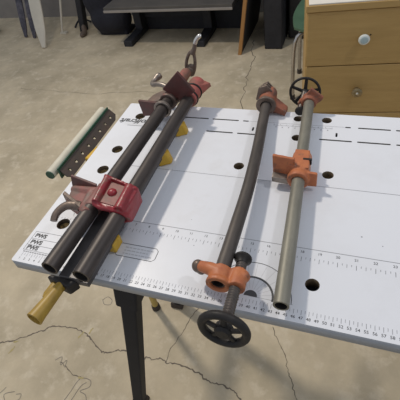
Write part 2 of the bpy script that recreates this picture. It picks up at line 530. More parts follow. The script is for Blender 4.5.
for hx, hy in HOLES[:4]:
    bm = BM(); ringtube(bm, (hx, hy, -2.1), (hx, hy, -.9), 1.2, .98)
    obj('hole_liner', bm, 'brass', top)
ZI = 0.012
bm = BM()
for n in range(1, 110):
    text(bm, str(n), n + .25, 0.72, ZI, 0.6, bold=.008)
obj('centimetre_numbers', bm, 'ink', top, smooth=False)
bm = BM()
for n in range(1, 110):
    rect(bm, n + .25 - .035, n + .25 + .035, 1.15, 1.85, ZI)
    rect(bm, n + .75 - .03, n + .75 + .03, 1.4, 1.85, ZI)
obj('centimetre_ticks', bm, 'grey_ink', top, smooth=False)
bm = BM()
for n in range(1, 43):
    text(bm, str(n), n * 2.54 + .48, 11.3, ZI, 0.62, bold=.008)
for n in range(1, 43):
    x = n * 2.54 + .48
    rect(bm, x - .03, x + .03, 9.6, 10.4, ZI)
    for k, hh in ((.25, .35), (.5, .6), (.75, .35)):
        rect(bm, x + 2.54 * k - .025, x + 2.54 * k + .025, 10.4 - hh, 10.4, ZI)
obj('inch_scale', bm, 'ink', top, smooth=False)
bm = BM()
rect(bm, 7, TL - 2, 11.95, 12.06, ZI)
rect(bm, 7, TL - 2, 25.62, 25.73, ZI)
rect(bm, 30.9, 50.6, S1 - .04, S1 + .04, ZI)
rect(bm, 40, 46, 2.35, 2.41, ZI)
obj('guide_line', bm, 'grey_ink', top, smooth=False)
bm = BM()
for k in range(46):
    x = 36.5 + k * .26
    rect(bm, x - .05, x + .05, 42.55, 42.55 + (.55 if k % 5 == 0 else .32), ZI)
    if k % 5 == 2: rect(bm, x - .12, x + .12, 41.95, 42.25, ZI)
obj('fine_scale', bm, 'grey_ink', top, smooth=False)
# protractor
PC = (40.2, 2.38)
bm = BM()
def arc(r, a0, a1, n=24):
    return [(PC[0] + r * math.cos(math.radians(a0 + (a1 - a0) * k / n)), PC[1] + r * math.sin(math.radians(a0 + (a1 - a0) * k / n))) for k in range(n + 1)]
ribbon(bm, arc(3.1, -4, 176), .3, ZI)
ribbon(bm, arc(5.6, 0, 180), .11, ZI)
bm.faces.new([bm.verts.new((p[0], p[1], ZI)) for p in arc(.95, 0, 180)])
obj('protractor_arcs', bm, 'ink', top, smooth=False)
bm = BM()
for k in range(0, 13):
    a = math.radians(15 * k)
    if k in (0, 12): continue
    ribbon(bm, [(PC[0] + 1.2 * math.cos(a), PC[1] + 1.2 * math.sin(a)), (PC[0] + 5.5 * math.cos(a), PC[1] + 5.5 * math.sin(a))], .05, ZI - .003)
obj('protractor_rays', bm, 'pale_ink', top, smooth=False)
# notice box with three lines of small print
bm = BM()
bx = [(17.7, 4.75), (23.9, 4.75), (24.35, 5.2), (24.35, 6.75), (23.9, 7.2), (17.7, 7.2), (17.25, 6.75), (17.25, 5.2), (17.7, 4.75)]
ribbon(bm, bx, .11, ZI)
obj('notice_frame', bm, 'ink', top, smooth=False)
bm = BM()
for j, y in enumerate((6.55, 5.95, 5.35)):
    x = 18.6
    while x < (23.4, 22.9, 23.2)[j]:
        w = random.uniform(.25, .8)
        rect(bm, x, x + w, y - .1, y + .1, ZI)
        x += w + .14
obj('small_print', bm, 'pale_ink', top, smooth=False)
# chart at the left front
bm = BM()
for y in (2.45, 3.55, 4.85, 6.35):
    rect(bm, .75, 8.6, y - .05, y + .05, ZI)
rect(bm, .7, .8, 2.4, 6.4, ZI)
for y in (2.55, 2.75):
    x = 1
    while x < 6:
        w = random.uniform(.2, .5); rect(bm, x, x + w, 2.0, 2.22, ZI); x += w + .12
    break
obj('chart_lines', bm, 'grey_ink', top, smooth=False)
bm = BM()
for y in (3.0, 4.15, 5.55):
    text(bm, 'PWS', 2.3, y, ZI + .003, 1.1, sx=1.05, bold=.05)
obj('chart_words', bm, 'ink', top, smooth=False)
bm = BM()
text(bm, 'wolfcraft', .7, 40.7, ZI, 2.3, rot=math.pi, align='RIGHT', shear=.25, sx=1.0, bold=.03)
rect(bm, 3.2, 7.5, 38.9, 39.02, ZI)
obj('printed_logo', bm, 'ink', top, smooth=False)
for x, y, r in ((54.4, 15.8, .13), (22.3, 37.9, .1), (29.6, 9.1, .09), (57.3, 14.6, .09), (19.4, 42, .08), (27.5, 14.2, .07)):
    bm = BM(); bm.faces.new([bm.verts.new((x + r * math.cos(k * .785), y + r * math.sin(k * .785), ZI)) for k in range(8)])
    obj('speck', bm, 'grey_ink', top, smooth=False)

# under frame and legs
for y in (7.0, 41.0):
    bm = BM(); box(bm, 9.5, TL - 9.5, y - 1.5, y + 1.5, -5.1, -2.1)
    obj('frame_rail', bm, 'leg_black', table, bevel=.25)
for x in (20, 56, 92):
    bm = BM(); box(bm, x - 1.2, x + 1.2, 8.5, 39.5, -4.7, -2.2)
    obj('cross_rail', bm, 'leg_black', table, bevel=.2)
for sx, y, fy in ((0, 7.0, 6.0), (0, 41.0, 50), (1, 7.0, 6.0), (1, 41.0, 50)):
    mx = (lambda x: x) if not sx else (lambda x: TL - x)
    T = Vector((mx(17.2), y, -5.0)); F = Vector((mx(-1.2) if fy < 20 else mx(2), fy, -H + 1.2))
    if fy > 20: F = Vector((mx(-1.2), y + .8, -H + 1.2))
    bm = BM()
    tube(bm, [T, T.lerp(F, .5), F], [2.4, 2.35, 2.3], seg=4, flat=1.0, flatdir=(1, 1.0, 0))
    lg = obj('leg', bm, 'leg_black', table, bevel=.35, smooth=False)
    bm = BM(); tube(bm, [T.lerp(F, -.02), T.lerp(F, .17)], [3.5, 3.2], seg=4, flatdir=(1, 1.0, 0))
    obj('bracket', bm, 'leg_black', lg, bevel=.4, smooth=False)
    bm = BM(); d = (F - T).normalized(); tube(bm, [(F.x, F.y, -H), (F.x, F.y, -H + 2.6)], [3.4, 3.1], seg=4, flatdir=(1, 1, 0))
    obj('rubber_foot', bm, 'rubber', lg, bevel=.4, smooth=False)

# ------------------------------------------------------------------ roller stand beside the table
rs = thing('roller_stand', 'cream roller on a dark perforated bracket, carried by a yellow pole left of the table', 'roller stand', (-9, 38, -H))
bm = BM(); cyl(bm, (-9, 38, -H + 2), (-9, 38, -8.6), 1.15, seg=20)
obj('pole', bm, 'pole_yellow', rs)
bm = BM(); lathe(bm, (-9, 38, -H), (0, 0, 1), [(1.55, 0), (1.6, .4), (1.5, 2.2), (1.25, 2.6)])
obj('rubber_foot', bm, 'rubber', rs)
bm = BM(); hexa(bm, [(-8.6, 33.6, -11.0), (-5.0, 32.4, -11.0), (-5.0, 36.6, -11.0), (-8.6, 38.6, -11.0),
                     (-6.7, 32.2, -5.6), (-4.6, 31.6, -5.4), (-4.4, 34.6, -5.0), (-5.4, 36.6, -5.0)])
obj('yellow_clip', bm, 'yellow', rs, bevel=.3)
bm = BM(); cyl(bm, (-12.35, 25.8, -6), (-12.75, 52.5, -6), 1.2, seg=28)
rl = obj('roller', bm, 'roller_white', rs, bevel=.15)
bm = BM(); cyl(bm, (-12.34, 25.62, -6), (-12.35, 25.85, -6), 1.1, seg=24)
obj('end_cap', bm, 'dark_green', rl)
bm = BM(); prism(bm, [(-10.55, 26.6, -7.6), (-10.95, 52.2, -7.6), (-10.95, 52.2, -4.6), (-10.55, 26.6, -4.6)], (.35, 0, 0))
obj('green_strip', bm, 'dark_green', rs, bevel=.08)
# perforated bracket: plate with real holes
def perforated():
    cu = bpy.data.curves.new('plate', 'CURVE'); cu.dimensions = '2D'; cu.fill_mode = 'BOTH'; cu.extrude = .15
    def loop(pts):
        s = cu.splines.new('POLY'); s.points.add(len(pts) - 1)
        for p, q in zip(s.points, pts): p.co = (q[0], q[1], 0, 1)
        s.use_cyclic_u = True
    loop([(0, 27), (2.2, 26.6), (3.3, 27.4), (3.3, 50.2), (2.4, 52), (0, 52.4)])
    for k in range(8):
        loop([(1.75 + .42 * math.cos(t * math.pi / 8), 28.6 + k * 3.05 + .42 * math.sin(t * math.pi / 8)) for t in range(16)])
    t = bpy.data.objects.new('plate', cu); COL.objects.link(t)
    me = bpy.data.meshes.new_from_object(t.evaluated_get(bpy.context.evaluated_depsgraph_get()))
    bm = bmesh.new(); bm.from_mesh(me)
    bpy.data.objects.remove(t); bpy.data.curves.remove(cu); bpy.data.meshes.remove(me)
    bmesh.ops.remove_doubles(bm, verts=bm.verts[:], dist=1e-4)
    return bm
bm = perforated()
for v in bm.verts:
    s, y, n = v.co
    v.co = Vector((-10.35 + s * .80 + n * .6 - (y - 27) * .015, y, -5.4 - s * .6 + n * .8))
obj('perforated_bracket', bm, 'rail', rs, smooth=False)
for y in (28.6, 46.9):
    bm = BM(); cyl(bm, (-12.5, y, -6.6), (-9.2, y, -7.0), .35, seg=12)
    obj('bolt', bm, 'steel', rs)

# ------------------------------------------------------------------ pipe clamps
def wheel(parent, c, n, R, m='black_metal', spokes=5, rim=.48, roll=0.0, hubr=.95):
    c = Vector(c); n = Vector(n).normalized(); u, w = frame(n)
    cs = lambda a: math.cos(a) * u + math.sin(a) * w
    bm = BM()
    tube(bm, [c + (R - rim) * cs(2 * math.pi * k / 40) for k in range(40)], rim, seg=10, closed=True)
    rm = obj('handwheel', bm, m, parent)
    for k in range(spokes):
        a = 2 * math.pi * k / spokes + roll
        bm = BM(); tube(bm, [c + cs(a) * .5 + n * .15, c + cs(a) * (R - rim)], [.42, .34], seg=8, flatdir=n, flat=.7)
        obj('spoke', bm, m, rm)
    bm = BM(); lathe(bm, c - n * .7, n, [(hubr * .75, 0), (hubr, .25), (hubr, 1.15), (hubr * .7, 1.5)], seg=20)
    obj('hub', bm, m, rm)
    return rm

# --- left pair: A is the pipe nearer the table's left edge, B its right-hand neighbour
XA, XB, ZP = 12.0, 17.75, 5.0
xa = lambda y: 12.0 + .031 * (y + 2.6)
ca = thing('pipe_clamp', 'dark iron pipe clamp with faded red jaw and hooked lever, leftmost pipe on the table', 'clamp', (XA, 23, 0), 'pipe clamps on the work table')
bm = BM(); pipe_path(bm, [(xa(-2.6), -2.6, ZP), (xa(20), 20, ZP), (xa(47), 47.0, ZP)], 1.33, 1.03)
obj('pipe', bm, ['black_pipe', 'bore'], ca)
bm = BM()   # tail jaw casting
ringtube(bm, (xa(9.2), 9.2, ZP), (xa(14.2), 14.2, ZP), 1.5, 1.2)
hexa(bm, [(5.6, 11.0, 1.6), (11.6, 8.2, 2.2), (11.6, 13.4, 2.2), (5.2, 14.6, 1.6), (5.9, 11.0, 4.3), (11.6, 8.2, 5.2), (11.6, 13.2, 5.4), (5.3, 14.4, 4.2)])
tube(bm, [(5.4, 14.0, 3.8), (11.2, 13.0, 5.0)], [.75, .95], seg=10)
tube(bm, [(10.4, 13.2, 5.0), (10.9, 9.2, 5.0)], [.8, .8], seg=10)
tube(bm, [(11.0, 9.6, 4.6), (12.6, 7.6, 5.9)], [1.2, .8], seg=10)
tj = obj('tail_jaw', bm, 'dull_red', ca, remesh=.16, smooth_it=3)
bm = BM(); hexa(bm, [(4.7, 14.4, 3.0), (10.6, 13.2, 3.4), (10.6, 13.7, 3.4), (4.7, 14.9, 3.0), (4.3, 15.7, 5.4), (10.7, 14.0, 5.6), (10.7, 14.5, 5.6), (4.3, 16.2, 5.4)])
obj('jaw_plate', bm, 'dark_red', tj, bevel=.1)
bm = BM(); hexa(bm, [(4.9, 11.6, 2.2), (10.4, 8.7, 2.6), (10.5, 9.2, 2.6), (5.0, 12.1, 2.2), (4.9, 11.7, 4.9), (10.4, 8.9, 5.2), (10.5, 9.5, 5.3), (5.0, 12.4, 5.0)])
obj('clutch_plate', bm, 'bronze', tj, bevel=.12)
bm = BM(); tube(bm, spline([(9.6, 10.0, 4.3), (8.4, 10.0, 4.4), (7.0, 9.7, 4.4), (6.1, 8.8, 4.2), (5.7, 7.7, 3.9), (5.8, 6.7, 3.5)], 5),
                [1.0 - .014 * k for k in range(26)], seg=12, flat=.8, flatdir=(0, 0, 1))
obj('clutch_lever', bm, 'bronze', ca)
bm = BM()   # far head
ringtube(bm, (xa(41.6), 41.6, ZP), (xa(47.5), 47.5, ZP), 2.0, 1.2)
hexa(bm, [(8.2, 40.6, 2.9), (12.0, 40.4, 3.2), (12.0, 45.5, 3.2), (8.8, 44.0, 2.9), (8.2, 40.6, 5.2), (12.0, 40.4, 6.2), (12.0, 45.5, 6.2), (8.8, 44.0, 5.2)])
ringtube(bm, (xa(44.5), 44.5, ZP), (xa(45.6), 45.6, ZP), 2.2, 1.2)
hd = obj('clamp_head', bm, 'worn_brown', ca, remesh=.16, smooth_it=3)
bm = BM(); cyl(bm, (12.9, 46.5, 5.0), (13.2, 55.0, 5.0), 1.5, 1.25, seg=22)
obj('screw_boss', bm, 'pink_red', hd, bevel=.2)
bm = BM(); hexa(bm, [(7.5, 40.0, 2.0), (11.5, 40.0, 2.6), (11.5, 40.7, 2.6), (7.5, 40.7, 2.0), (7.2, 39.8, 6.2), (12.0, 39.6, 6.0), (12.0, 40.3, 6.0), (7.2, 40.5, 6.2)])
obj('jaw_plate', bm, 'dark_red', hd, bevel=.12)
for y in (38.6, 47.2):
    bm = BM(); ringtube(bm, (xa(y), y, ZP), (xa(y), y + .8, ZP), 1.95, 1.36)
    obj('collar', bm, 'steel', hd, bevel=.15)
bm = BM(); tube(bm, spline([(11.4, 47.2, 5.4), (9.8, 47.8, 5.6), (8.2, 48.4, 5.4), (6.9, 48.8, 5.0), (6.3, 50.0, 4.9), (6.7, 51.6, 5.2), (7.4, 52.6, 5.5)], 5),
                [.62 + .0 * k for k in range(24)] + [.72, .8, .86, .88, .85, .78, .6], seg=12)
obj('release_lever', bm, 'steel', ca)
bm = BM()   # crank on the screw: forged eye, neck and bright tip
cyl(bm, (13.2, 55.3, 4.6), (13.3, 57.6, 4.4), .9, seg=18)
eye = [(13.7 + (p[0] - 13.7) * .75, p[1], p[2]) for p in [(12.55, 57, 3.3), (12.05, 57.1, 5.2), (12.6, 57.4, 7.2), (13.9, 57.7, 8.9), (14.9, 57.8, 8.8), (15.25, 57.5, 7.0), (14.9, 57.2, 5.0), (13.9, 57, 3.3)]]
tube(bm, [Vector(p) for p in spline(eye + [eye[0]], 4)[:-1]], .42, seg=10, closed=True)
ball(bm, (13.7, 57.2, 4.9), .85, .6, 1.3)
tube(bm, spline([(14.3, 57.7, 8.4), (15.0, 57.9, 9.8), (15.4, 58, 11.2)], 4), [.75, .72, .68, .62, .58, .55, .52, .5, .48], seg=10)
cr = obj('crank', bm, 'bronze', ca, remesh=.13, smooth_it=3)
bm = BM(); tube(bm, spline([(15.35, 58, 11.0), (15.8, 58, 11.9), (16.6, 58.1, 12.7), (17.1, 58.2, 12.7)], 4), [.52] * 10 + [.5, .44, .36], seg=10)
obj('crank_tip', bm, 'bright_steel', cr)

cb = thing('pipe_clamp', 'dark iron pipe clamp with bright red jaw block, second pipe from the left', 'clamp', (XB, 23, 0), 'pipe clamps on the work table')
bm = BM(); pipe_path(bm, [(XB - .25, -2.8, ZP), (XB, 20, ZP), (XB + .05, 46, ZP)], 1.33, 1.03)
obj('pipe', bm, ['black_pipe', 'bore'], cb)
bm = BM()
ringtube(bm, (XB, 8.8, ZP), (XB, 13.6, ZP), 1.85, 1.25)
hexa(bm, [(13.6, 9.0, 6.6), (18.6, 8.6, 5.6), (18.8, 13.6, 5.6), (13.0, 14.6, 6.6), (13.8, 9.2, 7.0), (18.6, 8.6, 6.8), (18.8, 13.6, 6.8), (13.0, 14.6, 7.0)])
tube(bm, [(14.0, 8.9, 7.3), (13.5, 14.6, 7.4)], [.62, .72], seg=12)
tube(bm, [(18.3, 8.5, 6.7), (18.1, 13.6, 6.9)], [.85, .9], seg=12)
hexa(bm, [(12.9, 14.4, 6.7), (19.2, 13.2, 3.8), (19.2, 13.7, 3.8), (12.9, 14.9, 6.7), (12.8, 14.4, 8.0), (19.5, 13.0, 7.2), (19.5, 13.5, 7.2), (12.8, 14.9, 8.0)])
hexa(bm, [(18.6, 9.2, 3.4), (19.6, 9.2, 3.4), (19.5, 13.6, 3.6), (18.6, 13.6, 3.6), (18.4, 8.8, 6.8), (19.3, 8.8, 6.5), (19.6, 13.6, 6.9), (18.4, 13.6, 6.9)])
tube(bm, spline([(13.6, 9.0, 7.0), (15.0, 8.5, 6.7), (16.6, 8.7, 6.3), (18.4, 8.6, 6.3), (19.2, 9.0, 4.8), (19.0, 9.4, 3.4)], 4), .42, seg=10)
tj = obj('tail_jaw', bm, 'red', cb, remesh=.16, smooth_it=3)
bm = BM(); hexa(bm, [(14.7, 9.3, 6.6), (17.4, 9.0, 6.6), (17.2, 13.4, 6.6), (14.3, 14.1, 6.6), (14.7, 9.3, 7.12), (17.4, 9.0, 7.0), (17.2, 13.4, 7.0), (14.3, 14.1, 7.12)])
obj('recess_plate', bm, 'dull_red', tj, bevel=.05)
bm = BM(); lathe(bm, (15.7, 11.6, 6.9), (0, 0, 1), [(.8, 0), (.78, .35), (.6, .62), (.3, .76), (0, .8)], seg=20)
obj('boss', bm, 'red', tj)
bm = BM()
ringtube(bm, (XB, 43.0, ZP), (XB, 49.5, ZP), 1.95, 1.25)
cyl(bm, (XB, 46.2, ZP), (XB - .1, 50.3, ZP), 1.95, 1.75, seg=26)
hexa(bm, [(17.0, 47.0, 3.6), (19.2, 47.0, 3.6), (21.0, 49.9, 4.4), (17.0, 51.0, 3.6), (17.0, 47.0, 6.2), (19.2, 47.0, 6.2), (20.9, 49.9, 5.4), (17.0, 51.0, 6.2)])
hexa(bm, [(13.9, 43.2, 7.5), (16.4, 43.2, 5.2), (18.4, 43.0, 7.0), (16.0, 43.0, 9.8), (15.2, 46.0, 7.2), (16.4, 46.0, 5.8), (17.0, 47.0, 6.0), (15.2, 46.0, 8.0)])
hd = obj('clamp_head', bm, 'pink_red', cb, remesh=.16, smooth_it=3)
bm = BM(); prism(bm, [(12.3, 42.5, 7.7), (16.6, 42.3, 4.8), (19.9, 42.3, 7.5), (16.6, 42.5, 12.0)], (0, .7, 0))
obj('jaw_plate', bm, 'dark_red', hd, bevel=.15)
for y in (43.6, 46.2):
    bm = BM(); ringtube(bm, (XB, y, ZP), (XB, y + .5, ZP), 2.15, 1.8)
    obj('collar', bm, 'black_metal', hd, bevel=.12)

# --- middle clamp: dark pipe, orange head with handwheel at the front edge
cc = thing('pipe_clamp', 'dark brown pipe clamp with orange head, its black handwheel overhanging the table front edge', 'clamp', (35.3, 24, 0), 'pipe clamps on the work table')
P3 = spline([(36.25, 1.2, 3.7), (36.2, 10, 3.3), (36.1, 20, 3.0), (35.55, 30, 2.75), (34.7, 40, 2.5), (34.0, 49.5, 2.35)], 6)
bm = BM(); pipe_path(bm, P3, 1.07, .8)
obj('pipe', bm, ['brown_pipe', 'bore'], cc)
bm = BM()
ringtube(bm, (36.3, .9, 3.7), (36.2, 3.4, 3.6), 1.55, 1.0)
ringtube(bm, (36.32, .8, 3.7), (36.3, 1.4, 3.7), 1.72, 1.0)
tube(bm, [(36.2, 2.5, 4.2), (34.6, 3.0, 4.0), (33.0, 3.5, 3.4)], [1.05, .95, .8], seg=12)
hexa(bm, [(36.9, 1.5, 2.4), (39.3, 1.9, 2.2), (39.5, 3.6, 2.2), (36.9, 3.5, 2.4), (36.8, 1.6, 4.4), (39.2, 2.0, 4.3), (39.4, 3.6, 4.3), (36.8, 3.5, 4.4)])
cyl(bm, (38.8, .9, 3.75), (38.6, 3.7, 3.3), 1.25, seg=22)
ball(bm, (39.2, 3.0, 3.6), 1.1, .9, 1.0)
hd = obj('clamp_head', bm, 'orange', cc, remesh=.15, smooth_it=3)
bm = BM(); ball(bm, (32.6, 3.6, 3.1), .95, .9, 1.05); ball(bm, (33.1, 3.2, 3.0), .75, .6, 1.0)
obj('jaw_lobe', bm, 'bronze', hd)
SA, SB = Vector((38.5, 5.6, 3.0)), Vector((38.9, -5.1, 4.55))
bm = BM(); threaded(bm, SA, SB, .8, pitch=.42, depth=.2)
obj('screw', bm, 'screw', cc)
sd = (SB - SA).normalized()
bm = BM(); lathe(bm, SA - sd * 1.0, sd, [(1.15, 0), (1.3, .15), (1.3, .5), (.9, .9), (.8, 1.4)], seg=26)
obj('swivel_pad', bm, 'black_metal', cc)
wheel(cc, SB + sd * .1, (0, -1, .09), 3.35, roll=.4, rim=.55, hubr=1.1)
bm = BM()
ringtube(bm, (34.15, 46.6, 2.4), (34.0, 50.6, 2.4), 1.85, 1.1)
ball(bm, (34.6, 49.5, 3.4), 1.5, 1.6, 1.6)
hexa(bm, [(34.6, 46.6, 1.0), (38.2, 46.0, .05), (38.6, 48.4, .05), (34.6, 49.8, 1.0), (34.8, 46.6, 3.2), (38.6, 46.0, 1.1), (38.6, 48.4, 1.1), (34.8, 49.8, 3.4)])
tj = obj('tail_jaw', bm, 'rust_orange', cc, remesh=.15, smooth_it=3)
bm = BM(); ringtube(bm, (34.2, 46.0, 2.4), (34.15, 46.7, 2.4), 2.15, 1.12); 
obj('ring_rim', bm, 'bronze', tj, bevel=.15)
for k in range(3):
    bm = BM()
    y = 48.4 + k * .75
    prism(bm, [(31.5 + k * .25, y, 2.4), (33.2 + k * .2, y, 1.6), (35.2, y, 4.6), (34.0, y + .3, 5.9), (32.2 + k * .3, y + .3, 5.2)], (0, .4, 0))
    obj('clutch_plate', bm, 'bronze', tj, bevel=.1)

# --- right clamp: grey galvanised pipe, orange slider, handwheel beyond the back edge
cd = thing('pipe_clamp', 'grey galvanised pipe clamp on the right with orange slider halfway along its pipe', 'clamp', (44, 24, 0), 'pipe clamps on the work table')
x4 = lambda y: 44.8 - .037 * y
bm = BM(); pipe_path(bm, [(x4(.4), .4, 2.6), (x4(25), 25, 2.6), (x4(50.5), 50.5, 2.6)], 1.07, .8)
obj('pipe', bm, ['galv', 'bore'], cd)
xm = x4(26)
bm = BM()
ringtube(bm, (xm, 24.2, 2.6), (xm, 30.2, 2.6), 1.7, 1.0)
ringtube(bm, (xm, 23.6, 2.6), (xm, 24.6, 2.6), 1.85, 1.0)
hexa(bm, [(xm - 1.6, 25.5, 1.2), (xm + 1.8, 25.5, 1.2), (xm + 1.6, 30, 1.2), (xm - 1.5, 30, 1.2), (xm - 1.6, 25.5, 4.2), (xm + 1.6, 25.5, 4.2), (xm + 1.3, 30, 4.4), (xm - 1.2, 30, 4.4)])
hexa(bm, [(39.3, 25.6, 2.2), (43.2, 25.4, 1.4), (43.2, 26.0, 1.4), (39.3, 26.2, 2.2), (39.2, 25.9, 5.9), (43.0, 25.7, 5.6), (43.0, 26.3, 5.6), (39.2, 26.5, 5.9)])
hexa(bm, [(44.5, 24.6, .8), (46.9, 24.5, .9), (46.9, 25.1, .9), (44.5, 25.2, .8), (44.5, 24.8, 3.8), (46.9, 24.7, 3.6), (46.9, 25.3, 3.6), (44.5, 25.4, 3.8)])
tj = obj('slider', bm, 'orange', cd, remesh=.15, smooth_it=2)
bm = BM(); hexa(bm, [(39.3, 24.3, 1.2), (42.2, 24.2, 1.0), (42.2, 25.8, 1.0), (39.3, 25.9, 1.4), (39.3, 24.3, 2.3), (42.2, 24.2, 2.1), (42.2, 25.8, 2.2), (39.3, 25.9, 2.5)])
obj('jaw_flange', bm, 'steel', tj, bevel=.15)
bm = BM(); box(bm, xm + .35, xm + 1.85, 27.4, 27.9, 3.2, 4.36)
obj('clutch_slot', bm, 'black_metal', tj, bevel=.08)
bm = BM()
ringtube(bm, (x4(48), 47.4, 2.6), (x4(51), 49.6, 2.6), 1.55, 1.0)
hexa(bm, [(40.7, 48.4, 1.0), (43.6, 48.4, .7), (43.6, 49.0, .7), (40.7, 49.0, 1.0), (40.6, 48.4, 1.9), (43.4, 48.3, 5.8), (43.4, 48.9, 5.8), (40.6, 49.0, 1.9)])
hexa(bm, [(43.0, 48.4, .7), (45.5, 48.4, 2.8), (45.5, 49.0, 2.8), (43.0, 49.0, .7), (43.2, 48.2, 5.9), (45.9, 48.3, 3.7), (45.9, 48.9, 3.7), (43.2, 48.9, 5.9)])
cyl(bm, (41.5, 48.4, 1.3), (41.5, 50.8, 1.0), .95, seg=20)
hd = obj('clamp_head', bm, 'rust_orange', cd, remesh=.15, smooth_it=2)
SA, SB = Vector((41.35, 46.4, 1.5)), Vector((41.45, 54.6, 1.0))
bm = BM(); threaded(bm, SA, SB, .66)
obj('screw', bm, 'screw', cd)
sd = (SB - SA).normalized()
bm = BM(); lathe(bm, SA - sd * .5, sd, [(.85, 0), (1.0, .15), (1.0, .45), (.7, .7)], seg=24)
obj('swivel_pad', bm, 'black_metal', cd)
wheel(cd, SB, (0, 1, -.22), 3.55, roll=.25, rim=.3, hubr=.8)

# ------------------------------------------------------------------ yellow handled bar clamp under the left pair
bc = thing('bar_clamp', 'dark bar clamp with yellow grip lying under the two leftmost pipes', 'clamp', (14.6, 20, 0))
bm = BM(); box(bm, 12.7, 16.2, -2.5, 11, 2.6, 3.3)
obj('housing', bm, 'bar', bc, bevel=.12)
bm = BM(); box(bm, 15.4, 17.4, -2.4, 38, 1.6, 2.6)
obj('bar', bm, 'bar', bc, bevel=.08)
bm = BM()
hexa(bm, [(10.4, -2.9, .6), (14.6, -3.8, .6), (15.6, -2.3, .6), (11.0, -2.2, .6), (10.5, -2.8, 2.8), (14.7, -3.7, 2.8), (15.7, -2.3, 2.8), (11.1, -2.2, 2.8)])
obj('trigger_body', bm, 'black_metal', bc, bevel=.3)
bm = BM(); lathe(bm, (13.2, -3.1, 2.0), (-.1, -1, .06), [(.72, 0), (.8, .3), (.9, 2), (1.12, 5.2), (1.22, 6.0), (1.0, 6.05), (.9, 5.5)], seg=24)
obj('grip', bm, 'ochre', bc)
bm = BM(); lathe(bm, (11.9, -2.4, 1.4), (-.1, -1, -.12), [(.7, 0), (.8, .5), (.95, 2.4), (.8, 3.0), (.3, 3.2)], seg=20)
obj('trigger', bm, 'ochre', bc)
for y, pl in ((37.6, 1), (27.9, 1)):
    bm = BM(); box(bm, 16.0, 17.4, y - .8, y + .9, .05, 3.0)
    j = obj('jaw', bm, 'black_metal', bc, bevel=.25)
    bm = BM(); hexa(bm, [(16.6, y - 1.9, .03), (18.9, y - .5, .03), (18.7, y + 1.0, .03), (16.4, y + 1.2, .03), (16.8, y - 1.7, 2.9), (18.3, y - .5, 2.7), (18.1, y + .9, 2.7), (16.4, y + 1.1, 2.9)])
    obj('pad', bm, 'yellow', j, bevel=.3)
bm = BM(); box(bm, 14.0, 16.6, 5.2, 6.9, .05, 2.2)
j = obj('jaw', bm, 'black_metal', bc, bevel=.25)
bm = BM(); box(bm, 16.3, 17.7, 5.0, 7.4, .03, 2.0)
obj('pad', bm, 'yellow', j, bevel=.25)

# ------------------------------------------------------------------ chest of drawers behind the table
ang = math.radians(7.2)
CX, CY, CT = 35.2, 115.0, -2.0
def C(u, v, z):
    return (CX + u * math.cos(ang) - v * math.sin(ang), CY + u * math.sin(ang) + v * math.cos(ang), z)
def cbox(bm, u0, u1, v0, v1, z0, z1):
    hexa(bm, [C(u0, v0, z0), C(u1, v0, z0), C(u1, v1, z0), C(u0, v1, z0), C(u0, v0, z1), C(u1, v0, z1), C(u1, v1, z1), C(u0, v1, z1)])
ch = thing('chest_of_drawers', 'tan wooden chest of drawers behind the table, one pale knob and one clear knob showing', 'chest of drawers', C(40, 20, -H))
bm = BM(); cbox(bm, 0, 80, .9, 42, -H + 4, CT - 2.4)
obj('carcass', bm, 'tan_wood', ch, bevel=.2)
bm = BM(); cbox(bm, -.4, 80.4, -.7, 42.4, CT - 2.4, CT)
obj('top', bm, 'tan_wood', ch, bevel=.25)
bm = BM(); cbox(bm, 1, 79, 2, 41, -H, -H + 4)
obj('plinth', bm, 'tan_wood', ch)
zs = [CT - 2.7, -25.2, -46.2, -66.5, -82]
for i in range(4):
    bm = BM(); cbox(bm, .3, 79.7, 0, 1.0, zs[i + 1] + .35, zs[i])
    d = obj('drawer', bm, 'tan_wood', ch, bevel=.2)
    for u in (19.4, 60.5):
        zc = {0: -14.2, 1: -35.2}.get(i, (zs[i] + zs[i + 1]) / 2)
        ax = Vector(C(0, -1, 0)) - Vector(C(0, 0, 0))
        if i == 0:
            bm = BM(); lathe(bm, C(u, 0, zc), ax, [(.8, 0), (.8, 1.0), (1.4, 1.5), (1.85, 2.1), (1.9, 2.5), (1.7, 2.8), (1.35, 2.95)], seg=28)
            k = obj('knob', bm, 'knob_white', d, label='pale knob with a bluish face')
            bm = BM(); lathe(bm, C(u, -2.85, zc), ax, [(1.35, 0), (1.2, .2), (.4, .28)], seg=24)
        else:
            bm = BM(); lathe(bm, C(u, 0, zc), ax, [(1.0, 0), (1.0, .6), (.8, 1.2), (1.5, 1.8), (2.0, 2.3), (1.95, 2.8), (1.3, 3.2), (.6, 3.3)], seg=10)
            k = obj('knob', bm, 'brass', d, angle=15, label='faceted clear and brassy knob')
            bm = BM(); lathe(bm, C(u, -3.2, zc), ax, [(.55, 0), (.45, .25), (.1, .35)], seg=14)
        if i == 0:
            # knob face is a sub-part of the thing's drawer; keep three levels by merging under the drawer
            obj('knob_face', bm, 'knob_blue', d)
        else:
            obj('knob_screw', bm, 'bright_steel', d)
bm = BM(); lathe(bm, C(21.7, .02, -13.6), Vector(C(0, -1, 0)) - Vector(C(0, 0, 0)), [(.3, 0), (.3, .05), (.1, .06)], seg=12)
obj('screw_hole', bm, 'bore', ch)
pp = BM(); cbox(pp, .6, 79.5, -.4, 41.5, CT + .02, CT + .5)
p = obj('paper_sheet', pp, 'paper', bevel=.1, origin=C(40, 20, CT))
tag(p, 'cream white sheet covering the top of the tan chest of drawers', 'sheet')
